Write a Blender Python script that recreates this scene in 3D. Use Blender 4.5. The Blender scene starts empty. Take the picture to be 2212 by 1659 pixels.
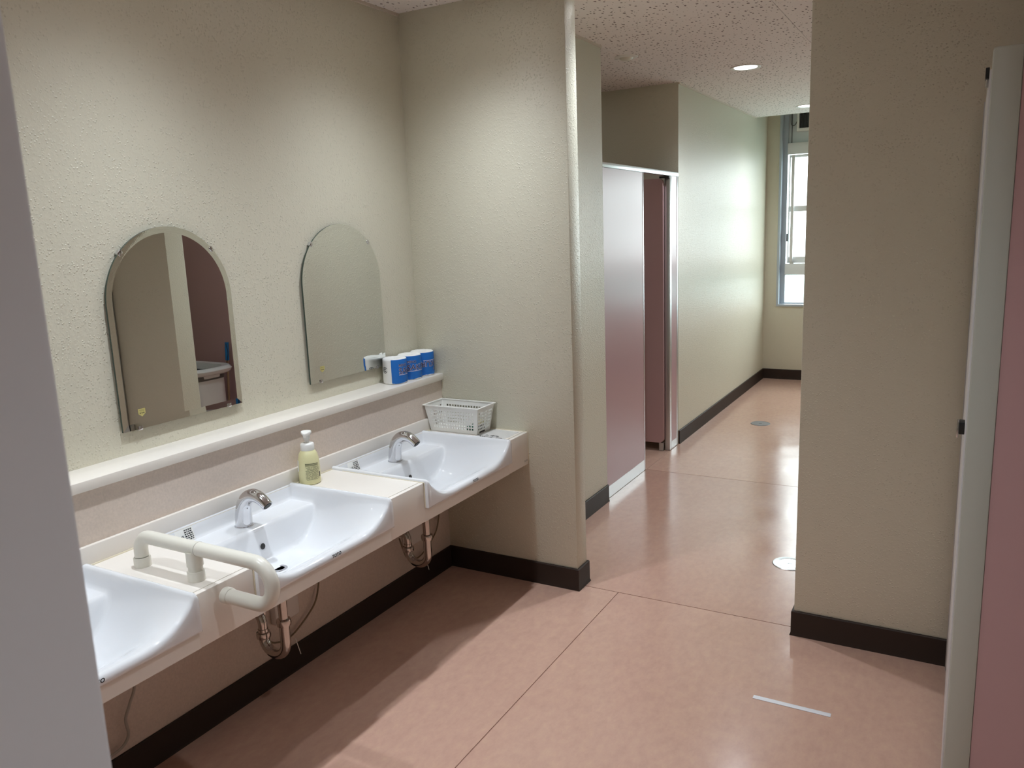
import bpy, bmesh, math, random
from mathutils import Vector, Matrix
random.seed(7)
S = bpy.context.scene
COL = S.collection
PI = math.pi

# ------------------------------------------------------------------ camera, world, exposure
cam_d = bpy.data.cameras.new('camera'); cam = bpy.data.objects.new('camera', cam_d); COL.objects.link(cam)
F_, R_, U_ = Vector((-.48719, .85308, -.18683)), Vector((.87129, .48932, -.03777)), Vector((-.0592, .18118, .98167))
M = Matrix((R_, U_, -F_)).transposed().to_4x4(); M.translation = Vector((2.2879, 0, 1.622))
cam.matrix_world = M
cam_d.sensor_width = 36; cam_d.lens = 1726.02 * 36 / 2212; cam_d.clip_start = .02
cam_d.dof.use_dof = True; cam_d.dof.focus_distance = 3.2; cam_d.dof.aperture_fstop = 12
S.camera = cam
S.view_settings.view_transform = 'Standard'; S.view_settings.look = 'None'
S.view_settings.exposure = 0.42; S.view_settings.gamma = 1
S.view_settings.use_curve_mapping = False
S.cycles.use_denoising = True
S.cycles.max_bounces = 8; S.cycles.diffuse_bounces = 5; S.cycles.glossy_bounces = 4
S.cycles.use_adaptive_sampling = True; S.cycles.adaptive_threshold = .02
S.cycles.caustics_refractive = False; S.cycles.caustics_reflective = False
S.cycles.sample_clamp_indirect = 6

w = bpy.data.worlds.new('sky'); S.world = w; w.use_nodes = True
bg = w.node_tree.nodes['Background']; bg.inputs[0].default_value = (.93, .97, 1, 1); bg.inputs[1].default_value = 6.6

ROOM_H = 2.6
ROWA_W, ROWB_W = 60, 60     # downlight powers
LAMP_COL = (.85, .925, 1.0)

# ------------------------------------------------------------------ materials
def mat(name, col, rough=.5, metal=0, spec=.5, **kw):
    m = bpy.data.materials.new(name); m.use_nodes = True
    b = m.node_tree.nodes['Principled BSDF']
    b.inputs['Base Color'].default_value = (*col, 1); b.inputs['Roughness'].default_value = rough
    b.inputs['Metallic'].default_value = metal; b.inputs['Specular IOR Level'].default_value = spec
    for k, v in kw.items(): b.inputs[k].default_value = v
    return m
def nodes(m): return m.node_tree.nodes, m.node_tree.links, m.node_tree.nodes['Principled BSDF']
def srgb(r, g, b): return tuple(((c/255)/12.92 if c/255 <= .04045 else ((c/255+.055)/1.055)**2.4) for c in (r, g, b))
def N(ns, t, **kw):
    n = ns.new(t)
    for k, v in kw.items():
        if k.startswith('i_'): n.inputs[k[2:].replace('_', ' ')].default_value = v
        else: setattr(n, k, v)
    return n
def ramp(ns, stops):
    r = ns.new('ShaderNodeValToRGB'); e = r.color_ramp.elements
    while len(e) < len(stops): e.new(.5)
    for el, (p, c) in zip(e, stops): el.position = p; el.color = c if len(c) == 4 else (*c, 1)
    return r
def grey(v): return (v, v, v, 1)

def wall_mat(name, col, blob=1.0, rough=.40):
    m = mat(name, col, rough, spec=.45); ns, ln, b = nodes(m)
    g = N(ns, 'ShaderNodeNewGeometry')
    n1 = N(ns, 'ShaderNodeTexNoise', i_Scale=95.0, i_Detail=3.0, i_Roughness=.55)
    v1 = N(ns, 'ShaderNodeTexVoronoi', i_Scale=110.0)
    n2 = N(ns, 'ShaderNodeTexNoise', i_Scale=26.0, i_Detail=2.0)
    for n in (n1, v1, n2): ln.new(g.outputs['Position'], n.inputs['Vector'])
    r1 = ramp(ns, [(.42, grey(0)), (.78, grey(.8))]); ln.new(n1.outputs[0], r1.inputs[0])
    r2 = ramp(ns, [(.10, grey(1)), (.36, grey(0))]); ln.new(v1.outputs['Distance'], r2.inputs[0])
    mu = N(ns, 'ShaderNodeMath', operation='MULTIPLY'); r3 = ramp(ns, [(.30, grey(0)), (.58, grey(1))]); ln.new(n2.outputs[0], r3.inputs[0]); ln.new(r2.outputs[0], mu.inputs[0]); ln.new(r3.outputs[0], mu.inputs[1])
    ad = N(ns, 'ShaderNodeMath', operation='MULTIPLY_ADD'); ln.new(mu.outputs[0], ad.inputs[0]); ad.inputs[1].default_value = 2.2*blob
    ln.new(r1.outputs[0], ad.inputs[2])
    bp = N(ns, 'ShaderNodeBump', i_Strength=.5, i_Distance=.0014*blob); ln.new(ad.outputs[0], bp.inputs['Height'])
    ln.new(bp.outputs[0], b.inputs['Normal'])
    return m
WALL = wall_mat('beige sprayed paint', srgb(210, 206, 188))
PANELW = mat('splash board', srgb(216, 201, 188), .45)
def speckle(m, amt=.04, scale=160):
    ns, ln, b = nodes(m); g = N(ns, 'ShaderNodeNewGeometry'); n = N(ns, 'ShaderNodeTexNoise', i_Scale=scale, i_Detail=4.0)
    ln.new(g.outputs['Position'], n.inputs['Vector'])
    c = b.inputs['Base Color'].default_value[:3]
    r = ramp(ns, [(.3, tuple(x*(1-amt*2) for x in c)), (.7, tuple(min(1, x*(1+amt)) for x in c))])
    ln.new(n.outputs[0], r.inputs[0]); ln.new(r.outputs[0], b.inputs['Base Color'])
speckle(PANELW)

def floor_mat(name, tint):
    m = mat(name, srgb(206, 168, 152), .3, spec=.8); ns, ln, b = nodes(m)
    g = N(ns, 'ShaderNodeNewGeometry')
    n1 = N(ns, 'ShaderNodeTexNoise', i_Scale=7.0, i_Detail=7.0, i_Roughness=.7, i_Distortion=.0)
    n2 = N(ns, 'ShaderNodeTexNoise', i_Scale=34.0, i_Detail=6.0, i_Roughness=.7)
    n3 = N(ns, 'ShaderNodeTexNoise', i_Scale=2.2, i_Detail=2.0)
    mp = N(ns, 'ShaderNodeMapping'); mp.inputs['Scale'].default_value = (1, .55, 1); ln.new(g.outputs['Position'], mp.inputs['Vector'])
    for n in (n1, n2): ln.new(mp.outputs[0], n.inputs['Vector'])
    ln.new(g.outputs['Position'], n3.inputs['Vector'])
    r1 = ramp(ns, [(.3, srgb(198, 161, 145)), (.5, srgb(204, 169, 152)), (.7, srgb(211, 176, 157))]); ln.new(n1.outputs[0], r1.inputs[0])
    r2 = ramp(ns, [(.28, srgb(193, 158, 143)), (.5, srgb(205, 170, 153)), (.72, srgb(215, 183, 158))]); ln.new(n2.outputs[0], r2.inputs[0])
    mx = N(ns, 'ShaderNodeMix', data_type='RGBA'); mx.inputs[0].default_value = .6
    ln.new(r1.outputs[0], mx.inputs[6]); ln.new(r2.outputs[0], mx.inputs[7])
    ml = N(ns, 'ShaderNodeMix', data_type='RGBA', blend_type='MULTIPLY'); ml.inputs[0].default_value = 1; ml.inputs[7].default_value = (*tint, 1)
    ln.new(mx.outputs[2], ml.inputs[6]); ln.new(ml.outputs[2], b.inputs['Base Color'])
    rr = ramp(ns, [(.3, grey(.13)), (.7, grey(.24))]); ln.new(n3.outputs[0], rr.inputs[0]); ln.new(rr.outputs[0], b.inputs['Roughness'])
    nb = N(ns, 'ShaderNodeTexNoise', i_Scale=5.0, i_Detail=3.0); ln.new(g.outputs['Position'], nb.inputs['Vector'])
    bp = N(ns, 'ShaderNodeBump', i_Strength=.07, i_Distance=.004); ln.new(nb.outputs[0], bp.inputs['Height']); ln.new(bp.outputs[0], b.inputs['Normal'])
    return m
FLOOR = floor_mat('pink vinyl sheet', (.90, .865, .85)); FLOOR2 = floor_mat('pink vinyl sheet darker', (.86, .81, .80))
SEAM = mat('vinyl weld', srgb(150, 112, 98), .5)

def ceiling_mat():
    m = mat('rock wool board', srgb(238, 230, 227), .9, spec=.2); ns, ln, b = nodes(m)
    g = N(ns, 'ShaderNodeNewGeometry'); mp = N(ns, 'ShaderNodeMapping'); mp.inputs['Scale'].default_value = (1, .62, 1); mp.inputs['Rotation'].default_value = (0, 0, .5)
    ln.new(g.outputs['Position'], mp.inputs['Vector'])
    nz = N(ns, 'ShaderNodeTexNoise', i_Scale=60.0, i_Detail=2.0); ln.new(mp.outputs[0], nz.inputs['Vector'])
    va = N(ns, 'ShaderNodeVectorMath', operation='MULTIPLY_ADD'); ln.new(nz.outputs['Color'], va.inputs[0]); va.inputs[1].default_value = (.012, .012, .0); ln.new(mp.outputs[0], va.inputs[2])
    v = N(ns, 'ShaderNodeTexVoronoi', i_Scale=40.0, i_Randomness=1.0, voronoi_dimensions='2D'); ln.new(va.outputs[0], v.inputs['Vector'])
    sz = N(ns, 'ShaderNodeSeparateColor'); ln.new(v.outputs['Color'], sz.inputs[0])
    th = N(ns, 'ShaderNodeMath', operation='MULTIPLY'); ln.new(sz.outputs[0], th.inputs[0]); th.inputs[1].default_value = .22
    lt = N(ns, 'ShaderNodeMath', operation='LESS_THAN'); ln.new(v.outputs['Distance'], lt.inputs[0]); ln.new(th.outputs[0], lt.inputs[1])
    r = ramp(ns, [(0, srgb(238, 230, 227)), (1, srgb(136, 124, 121))]); ln.new(lt.outputs[0], r.inputs[0]); ln.new(r.outputs[0], b.inputs['Base Color'])
    bp = N(ns, 'ShaderNodeBump', i_Strength=.5, i_Distance=.003, invert=True); ln.new(lt.outputs[0], bp.inputs['Height']); ln.new(bp.outputs[0], b.inputs['Normal'])
    return m
CEIL = ceiling_mat(); CJOINT = mat('ceiling joint', srgb(150, 138, 135), .9)
BASEB = mat('dark brown vinyl base', srgb(52, 40, 34), .5, spec=.25)
COUNTER = mat('cream worktop', srgb(231, 225, 217), .28)
CAULK = mat('caulk', srgb(226, 218, 196), .5)
PORC = mat('white vitreous china', srgb(226, 228, 231), .07, spec=.6)
CHROME = mat('chrome', (.66, .66, .68), .08, 1)
STEEL = mat('worn chrome pipe', (.55, .5, .46), .14, 1)
ALU = mat('brushed aluminium', (.62, .63, .64), .33, 1)
ALUP = mat('anodised window frame', srgb(180, 190, 200), .4, .2)
WFRAME = mat('painted window bar', srgb(226, 228, 228), .45)
POSTM = mat('grey coated edge', srgb(190, 196, 188), .4)
PINK = mat('pink laminate', srgb(182, 148, 153), .3); 
PINKD = mat('dusty rose laminate', srgb(194, 160, 162), .38)
PLASTIC = mat('white plastic', srgb(238, 238, 234), .35)
RAILM = mat('ivory vinyl rail', srgb(225, 222, 211), .3)
SHELFM = mat('white shelf board', srgb(236, 230, 221), .3)
BLACK = mat('black', (.01, .01, .01), .5)
DARK = mat('dark hole', (.02, .02, .018), .6)
INK = mat('ink', (.012, .012, .014), .6)
MIRROR = mat('mirror glass', (.80, .82, .79), .008, 1)
EDGE = mat('glass edge', srgb(60, 74, 66), .2)
LABELY = mat('gold sticker', srgb(196, 186, 120), .4)
PAPERW = mat('tissue white', srgb(240, 240, 238), .9, spec=.1)
BLUEP = mat('blue wrapper', srgb(38, 112, 196), .55, spec=.25)
NAVY = mat('navy print', srgb(22, 28, 78), .6)
LILAC = mat('pale print', srgb(214, 208, 226), .6)
BOTTLE = mat('pale yellow plastic', srgb(224, 220, 172), .35)
BTEXT = mat('olive print', srgb(66, 74, 50), .6)
DOORW = mat('grey white door', srgb(222, 223, 226), .42)
CORDM = mat('grey cord', srgb(176, 170, 160), .5)
CORDD = mat('tan cord', srgb(128, 112, 88), .5)
BOXM = mat('white wall plate', srgb(226, 220, 214), .45)
GREENM = mat('green plastic', srgb(40, 96, 80), .5)
GREYM = mat('grey pad', srgb(96, 98, 98), .5)
BLUEH = mat('blue grip', srgb(20, 120, 190), .4)
WOODH = mat('tan broom stick', srgb(170, 140, 110), .5)
SPANDREL = mat('grey spandrel panel', srgb(214, 222, 224), .5)
GLASS = bpy.data.materials.new('window glass'); GLASS.use_nodes = True
def _glass():
    ns, ln = GLASS.node_tree.nodes, GLASS.node_tree.links
    ns.remove(ns['Principled BSDF']); o = ns['Material Output']
    t = N(ns, 'ShaderNodeBsdfTransparent'); t.inputs[0].default_value = (.93, .97, .96, 1)
    gl = N(ns, 'ShaderNodeBsdfGlossy'); gl.inputs['Roughness'].default_value = .03
    mx = N(ns, 'ShaderNodeMixShader'); mx.inputs[0].default_value = .07
    ln.new(t.outputs[0], mx.inputs[1]); ln.new(gl.outputs[0], mx.inputs[2]); ln.new(mx.outputs[0], o.inputs[0])
_glass()
def emit(name, col, s):
    m = mat(name, col, .4); b = m.node_tree.nodes['Principled BSDF']
    b.inputs['Emission Color'].default_value = (*col, 1); b.inputs['Emission Strength'].default_value = s
    return m
LAMPON = emit('lit lamp diffuser', (1, .98, .95), 9.0)
LAMPON2 = emit('lit lamp diffuser cool', (1, .99, .98), 6)
FILM = bpy.data.materials.new('clear film'); FILM.use_nodes = True
def _film():
    ns, ln = FILM.node_tree.nodes, FILM.node_tree.links
    b = ns['Principled BSDF']; b.inputs['Base Color'].default_value = (.92, .93, .93, 1); b.inputs['Roughness'].default_value = .12; b.inputs['Alpha'].default_value = .45
_film()

# ------------------------------------------------------------------ mesh helpers
def link(name, me, m=None, parent=None, smooth=False):
    o = bpy.data.objects.new(name, me); COL.objects.link(o)
    if m is not None:
        for mm in (m if isinstance(m, (list, tuple)) else [m]): me.materials.append(mm)
    if parent is not None: o.parent = parent
    if smooth:
        me.shade_smooth()
    return o
def pyd(name, v, f, m=None, parent=None, smooth=False, ang=None):
    me = bpy.data.meshes.new(name); me.from_pydata([tuple(p) for p in v], [], f); me.update()
    bm = bmesh.new(); bm.from_mesh(me); bmesh.ops.remove_doubles(bm, verts=bm.verts, dist=1e-6)
    bmesh.ops.recalc_face_normals(bm, faces=bm.faces); 
    bm.to_mesh(me); bm.free()
    if ang:
        me.shade_smooth(); me.set_sharp_from_angle(angle=math.radians(ang))
    return link(name, me, m, parent, smooth)
def tomesh(name, bm, m=None, parent=None, ang=None):
    me = bpy.data.meshes.new(name); bmesh.ops.recalc_face_normals(bm, faces=bm.faces); bm.to_mesh(me); bm.free()
    if ang: me.shade_smooth(); me.set_sharp_from_angle(angle=math.radians(ang))
    return link(name, me, m, parent)
def bbox(bm, x0, x1, y0, y1, z0, z1, bev=0, seg=2):
    r = bmesh.ops.create_cube(bm, size=1); vs = r['verts']
    for v in vs: v.co = Vector((x0+(v.co.x+.5)*(x1-x0), y0+(v.co.y+.5)*(y1-y0), z0+(v.co.z+.5)*(z1-z0)))
    if bev:
        es = list({e for v in vs for e in v.link_edges})
        bmesh.ops.bevel(bm, geom=es, offset=bev, segments=seg, profile=.5, affect='EDGES')
def box(name, x0, x1, y0, y1, z0, z1, m, parent=None, bev=0, seg=2):
    bm = bmesh.new(); bbox(bm, x0, x1, y0, y1, z0, z1, bev, seg)
    return tomesh(name, bm, m, parent, 40 if bev else None)
def boxes(name, lst, m, parent=None, bev=0):
    bm = bmesh.new()
    for b in lst: bbox(bm, *b, bev)
    return tomesh(name, bm, m, parent, 40 if bev else None)
def tube(name, pts, rad, m, parent=None, n=16, cap=True):
    pts = [Vector(p) for p in pts]; k = len(pts); rs = rad if isinstance(rad, (list, tuple)) else [rad]*k
    t = [(pts[min(i+1, k-1)]-pts[max(i-1, 0)]).normalized() for i in range(k)]
    a = Vector((0, 0, 1)) if abs(t[0].z) < .9 else Vector((0, 1, 0))
    nrm = (a - t[0]*a.dot(t[0])).normalized(); v = []; f = []
    for i in range(k):
        nrm = (nrm - t[i]*nrm.dot(t[i])).normalized(); bn = t[i].cross(nrm)
        for j in range(n):
            th = 2*PI*j/n; v.append(pts[i] + (nrm*math.cos(th)+bn*math.sin(th))*rs[i])
    for i in range(k-1):
        for j in range(n): f.append((i*n+j, i*n+(j+1) % n, (i+1)*n+(j+1) % n, (i+1)*n+j))
    if cap: f.append(tuple(range(n))); f.append(tuple((k-1)*n+j for j in range(n)))
    return pyd(name, v, f, m, parent, ang=50)
def lathe(name, prof, m, parent=None, n=32, c=(0, 0, 0), ang=45):
    v = []; f = []; k = len(prof)
    for r, z in prof:
        for j in range(n):
            th = 2*PI*j/n; v.append((c[0]+max(r, 1e-5)*math.cos(th), c[1]+max(r, 1e-5)*math.sin(th), c[2]+z))
    for i in range(k-1):
        for j in range(n): f.append((i*n+j, i*n+(j+1) % n, (i+1)*n+(j+1) % n, (i+1)*n+j))
    if prof[0][0] > 1e-4: f.append(tuple(range(n)))
    if prof[-1][0] > 1e-4: f.append(tuple((k-1)*n+j for j in range(n)))
    return pyd(name, v, f, m, parent, ang=ang)
def arc(c, r, a0, a1, n, ax=(0, 2)):
    out = []
    for i in range(n+1):
        a = a0+(a1-a0)*i/n; p = list(c); p[ax[0]] += r*math.cos(a); p[ax[1]] += r*math.sin(a); out.append(tuple(p))
    return out
def smoothpath(pts, n=8):
    P = [Vector(p) for p in pts]; out = []
    for i in range(len(P)-1):
        p0, p1, p2, p3 = P[max(i-1, 0)], P[i], P[i+1], P[min(i+2, len(P)-1)]
        for j in range(n):
            t = j/n
            out.append(.5*((2*p1)+(p2-p0)*t+(2*p0-5*p1+4*p2-p3)*t*t+(3*p1-p0-3*p2+p3)*t**3))
    return out+[P[-1]]
def empty(name, loc=(0, 0, 0)):
    o = bpy.data.objects.new(name, None); COL.objects.link(o); o.location = loc; o.empty_display_size = .05; return o
def thing(name, label, cat, group=None):
    # Empty at world origin so that parts keep world coordinates
    o = empty(name); return tag(o, label, cat, group)
def tag(o, label, cat, group=None):
    o['label'] = label; o['category'] = cat
    if group: o['group'] = group
    return o
def struct(o): o['kind'] = 'structure'; return o
def text_mesh(s, size=1., offset=0., res=3, align='CENTER', spacing=1.):
    cu = bpy.data.curves.new('txt', 'FONT'); cu.body = s; cu.size = size; cu.align_x = align; cu.offset = offset; cu.resolution_u = res; cu.space_character = spacing
    o = bpy.data.objects.new('txt', cu); COL.objects.link(o)
    dg = bpy.context.evaluated_depsgraph_get(); dg.update()
    me = bpy.data.meshes.new_from_object(o.evaluated_get(dg))
    v = [p.co.copy() for p in me.vertices]; f = [tuple(p.vertices) for p in me.polygons]
    bpy.data.objects.remove(o); bpy.data.curves.remove(cu); bpy.data.meshes.remove(me)
    return v, f
def text_obj(name, s, size, fn, m, parent, offset=0., align='CENTER', spacing=1., cuts=0):
    v, f = text_mesh(s, size, offset, align=align, spacing=spacing)
    me = bpy.data.meshes.new(name); me.from_pydata([tuple(p) for p in v], [], f)
    bm = bmesh.new(); bm.from_mesh(me)
    if cuts:
        bmesh.ops.triangulate(bm, faces=bm.faces)
        xs = [q.co.x for q in bm.verts]
        for i in range(1, cuts):
            x = min(xs)+(max(xs)-min(xs))*i/cuts
            bmesh.ops.bisect_plane(bm, geom=bm.verts[:]+bm.edges[:]+bm.faces[:], plane_co=(x, 0, 0), plane_no=(1, 0, 0))
    for q in bm.verts: q.co = Vector(fn(q.co.x, q.co.y))
    bm.to_mesh(me); bm.free()
    return link(name, me, m, parent)
def sm(a, b, x):
    t = max(0, min(1, (x-a)/(b-a))); return t*t*(3-2*t)

# ------------------------------------------------------------------ setting: floor
YP, XP, TP = 3.1015, .8235, .1033      # partition beside the basins
XR, YR = 1.7702, 3.0965                # free end of the right wall
XC = .465                              # left wall plane of the far room
XB = .475
Y1, Y2, Y3 = 4.29, 5.687, 8.557
XE = 4.0                               # right side of the whole place
YB = -1.7                              # wall behind the camera
floor = struct(box('floor', -1.4, XE+.1, YB-.1, Y3+.3, -.12, -.0025, SEAM))
def sheet(x0, x1, y0, y1, m):
    g = .0022; box('floor_sheet', x0+g, x1-g, y0+g, y1-g, -.0025, 0, m, floor)
for a in [(0, 1.0, YB, 3.155, FLOOR), (1.0, 2.82, YB, 3.155, FLOOR), (2.82, XE, YB, 3.155, FLOOR),
          (.40, 2.22, 3.155, 4.985, FLOOR2), (2.22, XE, 3.155, 4.985, FLOOR2),
          (-1.25, .47, 4.25, 5.72, FLOOR), (.47, 2.30, 4.985, Y3+.1, FLOOR), (2.30, XE, 4.985, Y3+.1, FLOOR)]: sheet(*a)

# ------------------------------------------------------------------ ceiling
YCE = 8.05
ceil = struct(boxes('ceiling', [(-1.4, XE+.1, YB-.1, YCE, ROOM_H+.004, ROOM_H+.10)], CJOINT))
xs = [-1.4, -.52, .465, 1.452, 2.437, 3.42, XE+.1]; ys = [YB-.1, -1.445, .375, 2.195, 4.015, 5.835, 7.655, YCE]
for i in range(len(xs)-1):
    for j in range(len(ys)-1):
        if xs[i+1] < 0 and not (3.9 < ys[j+1] < 6.5): continue
        g = .0012
        box('ceiling_panel', xs[i]+g, xs[i+1]-g, ys[j]+g, ys[j+1]-g, ROOM_H, ROOM_H+.006, CEIL, ceil)
# ceiling ends before the window: blind pocket
struct(box('trim_1', XC, XE, YCE, YCE+.02, ROOM_H, 3.05, WALL))
struct(box('ceiling_pocket', XC-.1, XE+.1, YCE-.1, Y3+.35, 3.05, 3.12, CEIL))
# thin shadow-gap angles where ceiling meets wall
struct(boxes('trim_2', [(0, .008, YB, YP, ROOM_H-.012, ROOM_H), (XB, XB+.008, YP+TP, Y1, ROOM_H-.012, ROOM_H), (XC, XC+.008, Y2, YCE, ROOM_H-.012, ROOM_H)],
             mat('cornice bead', srgb(214, 204, 190), .5)))

# ------------------------------------------------------------------ walls
H = ROOM_H+.1
struct(box('wall_left', -.15, 0, YB-.15, YP+.01, 0, H, WALL))
struct(box('wall_center', -.15, XP, YP, YP+TP, 0, H, WALL, bev=.004))
struct(box('wall_center_back', -1.35, XB, YP+TP-.002, Y1, 0, H, WALL))
struct(box('wall_right', XR, XE+.1, YR, YR+.121, 0, H, WALL, bev=.004))
struct(box('wall_far_left', -1.35, XC, Y2, Y3+.25, 0, 3.1, WALL))
struct(box('wall_cubicle_back', -1.45, -1.25, Y1-.05, Y2+.05, 0, H, WALL))
struct(box('wall_side', XE, XE+.15, YB-.15, Y3+.25, 0, 3.1, WALL))
struct(box('wall_behind', -.15, XE+.15, YB-.15, YB, 0, H, WALL))
WX0, WX1, WZ0, WZ1 = .59, 3.5, .763, 2.98
struct(boxes('wall_far', [(XC-.02, WX0, Y3, Y3+.2, 0, 3.1), (WX0, WX1, Y3, Y3+.2, 0, WZ0), (WX1, XE+.1, Y3, Y3+.2, 0, 3.1), (WX0, WX1, Y3, Y3+.2, WZ1, 3.1)], WALL))
# furred-out lower wall under the shelf
XL = .128
ledge = struct(box('wall_ledge', 0, XL, YB, YP, 0, .942, PANELW))

def baseboard(name, pts, t=.009, h=.103):
    # profile swept along a floor polyline; the room side is on the right of the path
    prof = [(0, 0), (t+.004, 0), (t+.003, .004), (t, .012), (t, h-.004), (t-.003, h), (0, h)]
    P = [Vector((x, y, 0)) for x, y in pts]; v = []; f = []; k = len(prof)
    for i, p in enumerate(P):
        d0 = (p-P[i-1]).normalized() if i else None; d1 = (P[i+1]-p).normalized() if i < len(P)-1 else None
        n = []
        for d in (d0, d1):
            if d is not None: n.append(Vector((d.y, -d.x, 0)))
        if len(n) == 2: b = (n[0]+n[1]).normalized(); b = b/max(.3, b.dot(n[0]))
        else: b = n[0]
        for o, z in prof: v.append(p+b*o+Vector((0, 0, z)))
    for i in range(len(P)-1):
        for j in range(k): f.append((i*k+j, i*k+(j+1) % k, (i+1)*k+(j+1) % k, (i+1)*k+j))
    f.append(tuple(range(k))); f.append(tuple((len(P)-1)*k+j for j in range(k)))
    return struct(pyd(name, v, f, BASEB, ang=35))
e = .0005
baseboard('baseboard_left', [(XL+e, YB), (XL+e, YP-e), (XP+e, YP-e), (XP+e, YP+TP+e), (XB+e, YP+TP+e), (XB+e, Y1)])
baseboard('baseboard_right', [(XE, YR+.121+e), (XR-e, YR+.121+e), (XR-e, YR-e), (XE, YR-e)])
baseboard('baseboard_far', [(XC+e, Y2+.01), (XC+e, Y3-e), (XE, Y3-e)])

# ------------------------------------------------------------------ window
win = struct(empty('window_1'))
yo = Y3+.105     # plane of the glass
boxes('casing', [(WX0, WX0+.02, Y3-.012, yo+.03, WZ0, WZ1), (WX1-.02, WX1, Y3-.012, yo+.03, WZ0, WZ1), (WX0+.02, WX1-.02, Y3-.012, yo+.03, WZ0, WZ0+.02), (WX0+.02, WX1-.02, Y3-.012, yo+.03, WZ1-.02, WZ1)], ALUP, win)
boxes('jamb', [(WX0+.02, .655, yo-.03, yo+.03, WZ0+.02, WZ1-.02), (WX1-.065, WX1-.02, yo-.03, yo+.03, WZ0+.02, WZ1-.02)], ALUP, win)
box('lower_rail', .655, WX1-.065, yo-.055, yo+.02, 1.08, 1.195, WFRAME, win, .004)
box('upper_beam', .655, WX1-.065, yo-.055, yo+.02, 2.28, 2.388, WFRAME, win, .004)
box('spandrel_panel', .655, WX1-.065, yo, yo+.015, 2.388, WZ1-.02, SPANDREL, win)
box('bottom_rail', .655, WX1-.065, yo-.02, yo+.02, WZ0+.02, WZ0+.032, ALUP, win)
nb = 3; bw = (WX1-.065-.655)/nb
for i in range(nb):
    a = .655+i*bw; b = a+bw
    box('lower_pane', a+.012, b-.012, yo-.003, yo+.003, WZ0+.032, 1.08, GLASS, win)
    if i: box('lower_mullion', a-.012, a+.012, yo-.02, yo+.02, WZ0+.032, 1.08, ALUP, win)
nb = 4; bw = (WX1-.065-.655)/nb
for i in range(nb):
    a = .655+i*bw; b = a+bw; dy = 0 if i % 2 == 0 else -.03
    if i == 0: a0 = a+.012; b0 = b+.02
    else: a0 = a-.01; b0 = b
    sash = boxes('sash', [(a0, a0+.014, yo-.012+dy, yo+.012+dy, 1.2, 2.276), (b0-.03, b0, yo-.012+dy, yo+.012+dy, 1.2, 2.276),
                   (a0+.014, b0-.03, yo-.012+dy, yo+.012+dy, 1.2, 1.262), (a0+.014, b0-.03, yo-.012+dy, yo+.012+dy, 2.25, 2.276),
                   (a0+.014, b0-.03, yo-.012+dy, yo+.012+dy, 1.717, 1.773)], WFRAME, win)
    box('pane', a0+.014, b0-.03, yo-.002+dy, yo+.002+dy, 1.262, 2.25, GLASS, sash)
# front stile of the sliding leaf that overlaps near the left jamb
fr = boxes('sliding_leaf', [(.697, .726, yo-.05, yo-.03, 1.205, 2.272)], WFRAME, win, .002)
box('lock', .662, .676, yo-.05, yo-.012, 1.42, 1.50, BLACK, win, .003)
box('sill_track', .70, .74, yo-.052, yo-.02, 1.196, 1.215, ALU, win)

# ventilation fan in the spandrel
fan = thing('ventilation_fan', 'white louvred ventilation fan set high above the far window', 'fan')
fx0, fz0, fs = .735, 2.495, .30
boxes('frame', [(fx0, fx0+.022, yo-.05, yo, fz0, fz0+fs), (fx0+fs-.022, fx0+fs, yo-.05, yo, fz0, fz0+fs), (fx0+.022, fx0+fs-.022, yo-.05, yo, fz0, fz0+.03), (fx0+.022, fx0+fs-.022, yo-.05, yo, fz0+fs-.03, fz0+fs)], PLASTIC, fan, .003)
box('recess', fx0+.022, fx0+fs-.022, yo-.006, yo-.001, fz0+.03, fz0+fs-.03, DARK, fan)
for i in range(20):
    x = fx0+.028+i*(fs-.056)/19.; box('slat', x, x+.004, yo-.045, yo-.012, fz0+.03, fz0+fs-.03, GREYM, fan)
tube('cord', smoothpath([(fx0, yo-.02, 2.60), (.715, yo-.02, 2.565), (.69, yo-.02, 2.56), (.675, yo-.02, 2.60), (.672, yo-.02, 2.80), (.672, yo-.02, 2.93)]), .004, GREYM, fan, 8)
tube('conduit', [(.684, yo-.006, 2.39), (.684, yo-.006, 2.95)], .004, GREYM, fan, 8)
# ground beyond the window
struct(box('ground_outside', -25, 30, Y3+.6, 45, -.6, -.5, mat('ground outside', srgb(150, 172, 170), .9)))

# ------------------------------------------------------------------ downlights
def downlight(x, y, power, label, r=.095, col=LAMP_COL, on=None, size=140, blend=1.0, beam=3.2):
    t = thing('downlight', label, 'ceiling light', 'round recessed downlights')
    z = ROOM_H
    lathe('trim_ring', [(r-.022, -.001), (r-.004, -.006), (r, -.004), (r, 0), (r-.022, 0)], PLASTIC, t, 36, (x, y, z))
    lathe('diffuser', [(0, -.0025), (r-.024, -.0025), (r-.022, -.001)], on or LAMPON, t, 36, (x, y, z))
    L = bpy.data.lights.new('downlight_beam', 'SPOT'); L.energy = power; L.color = col; L.spot_size = math.radians(size); L.spot_blend = blend; L.shadow_soft_size = .022
    L.use_nodes = True; ns, ln = L.node_tree.nodes, L.node_tree.links; em = ns['Emission']
    tc = N(ns, 'ShaderNodeTexCoord'); sp = N(ns, 'ShaderNodeSeparateXYZ'); ab = N(ns, 'ShaderNodeMath', operation='ABSOLUTE'); pw = N(ns, 'ShaderNodeMath', operation='POWER'); pw.inputs[1].default_value = beam
    ln.new(tc.outputs['Normal'], sp.inputs[0]); ln.new(sp.outputs[2], ab.inputs[0]); ln.new(ab.outputs[0], pw.inputs[0]); ln.new(pw.outputs[0], em.inputs['Strength'])
    o = bpy.data.objects.new('downlight_beam', L); COL.objects.link(o); o.location = (x, y, z-.03); o.parent = t
    return t
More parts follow.
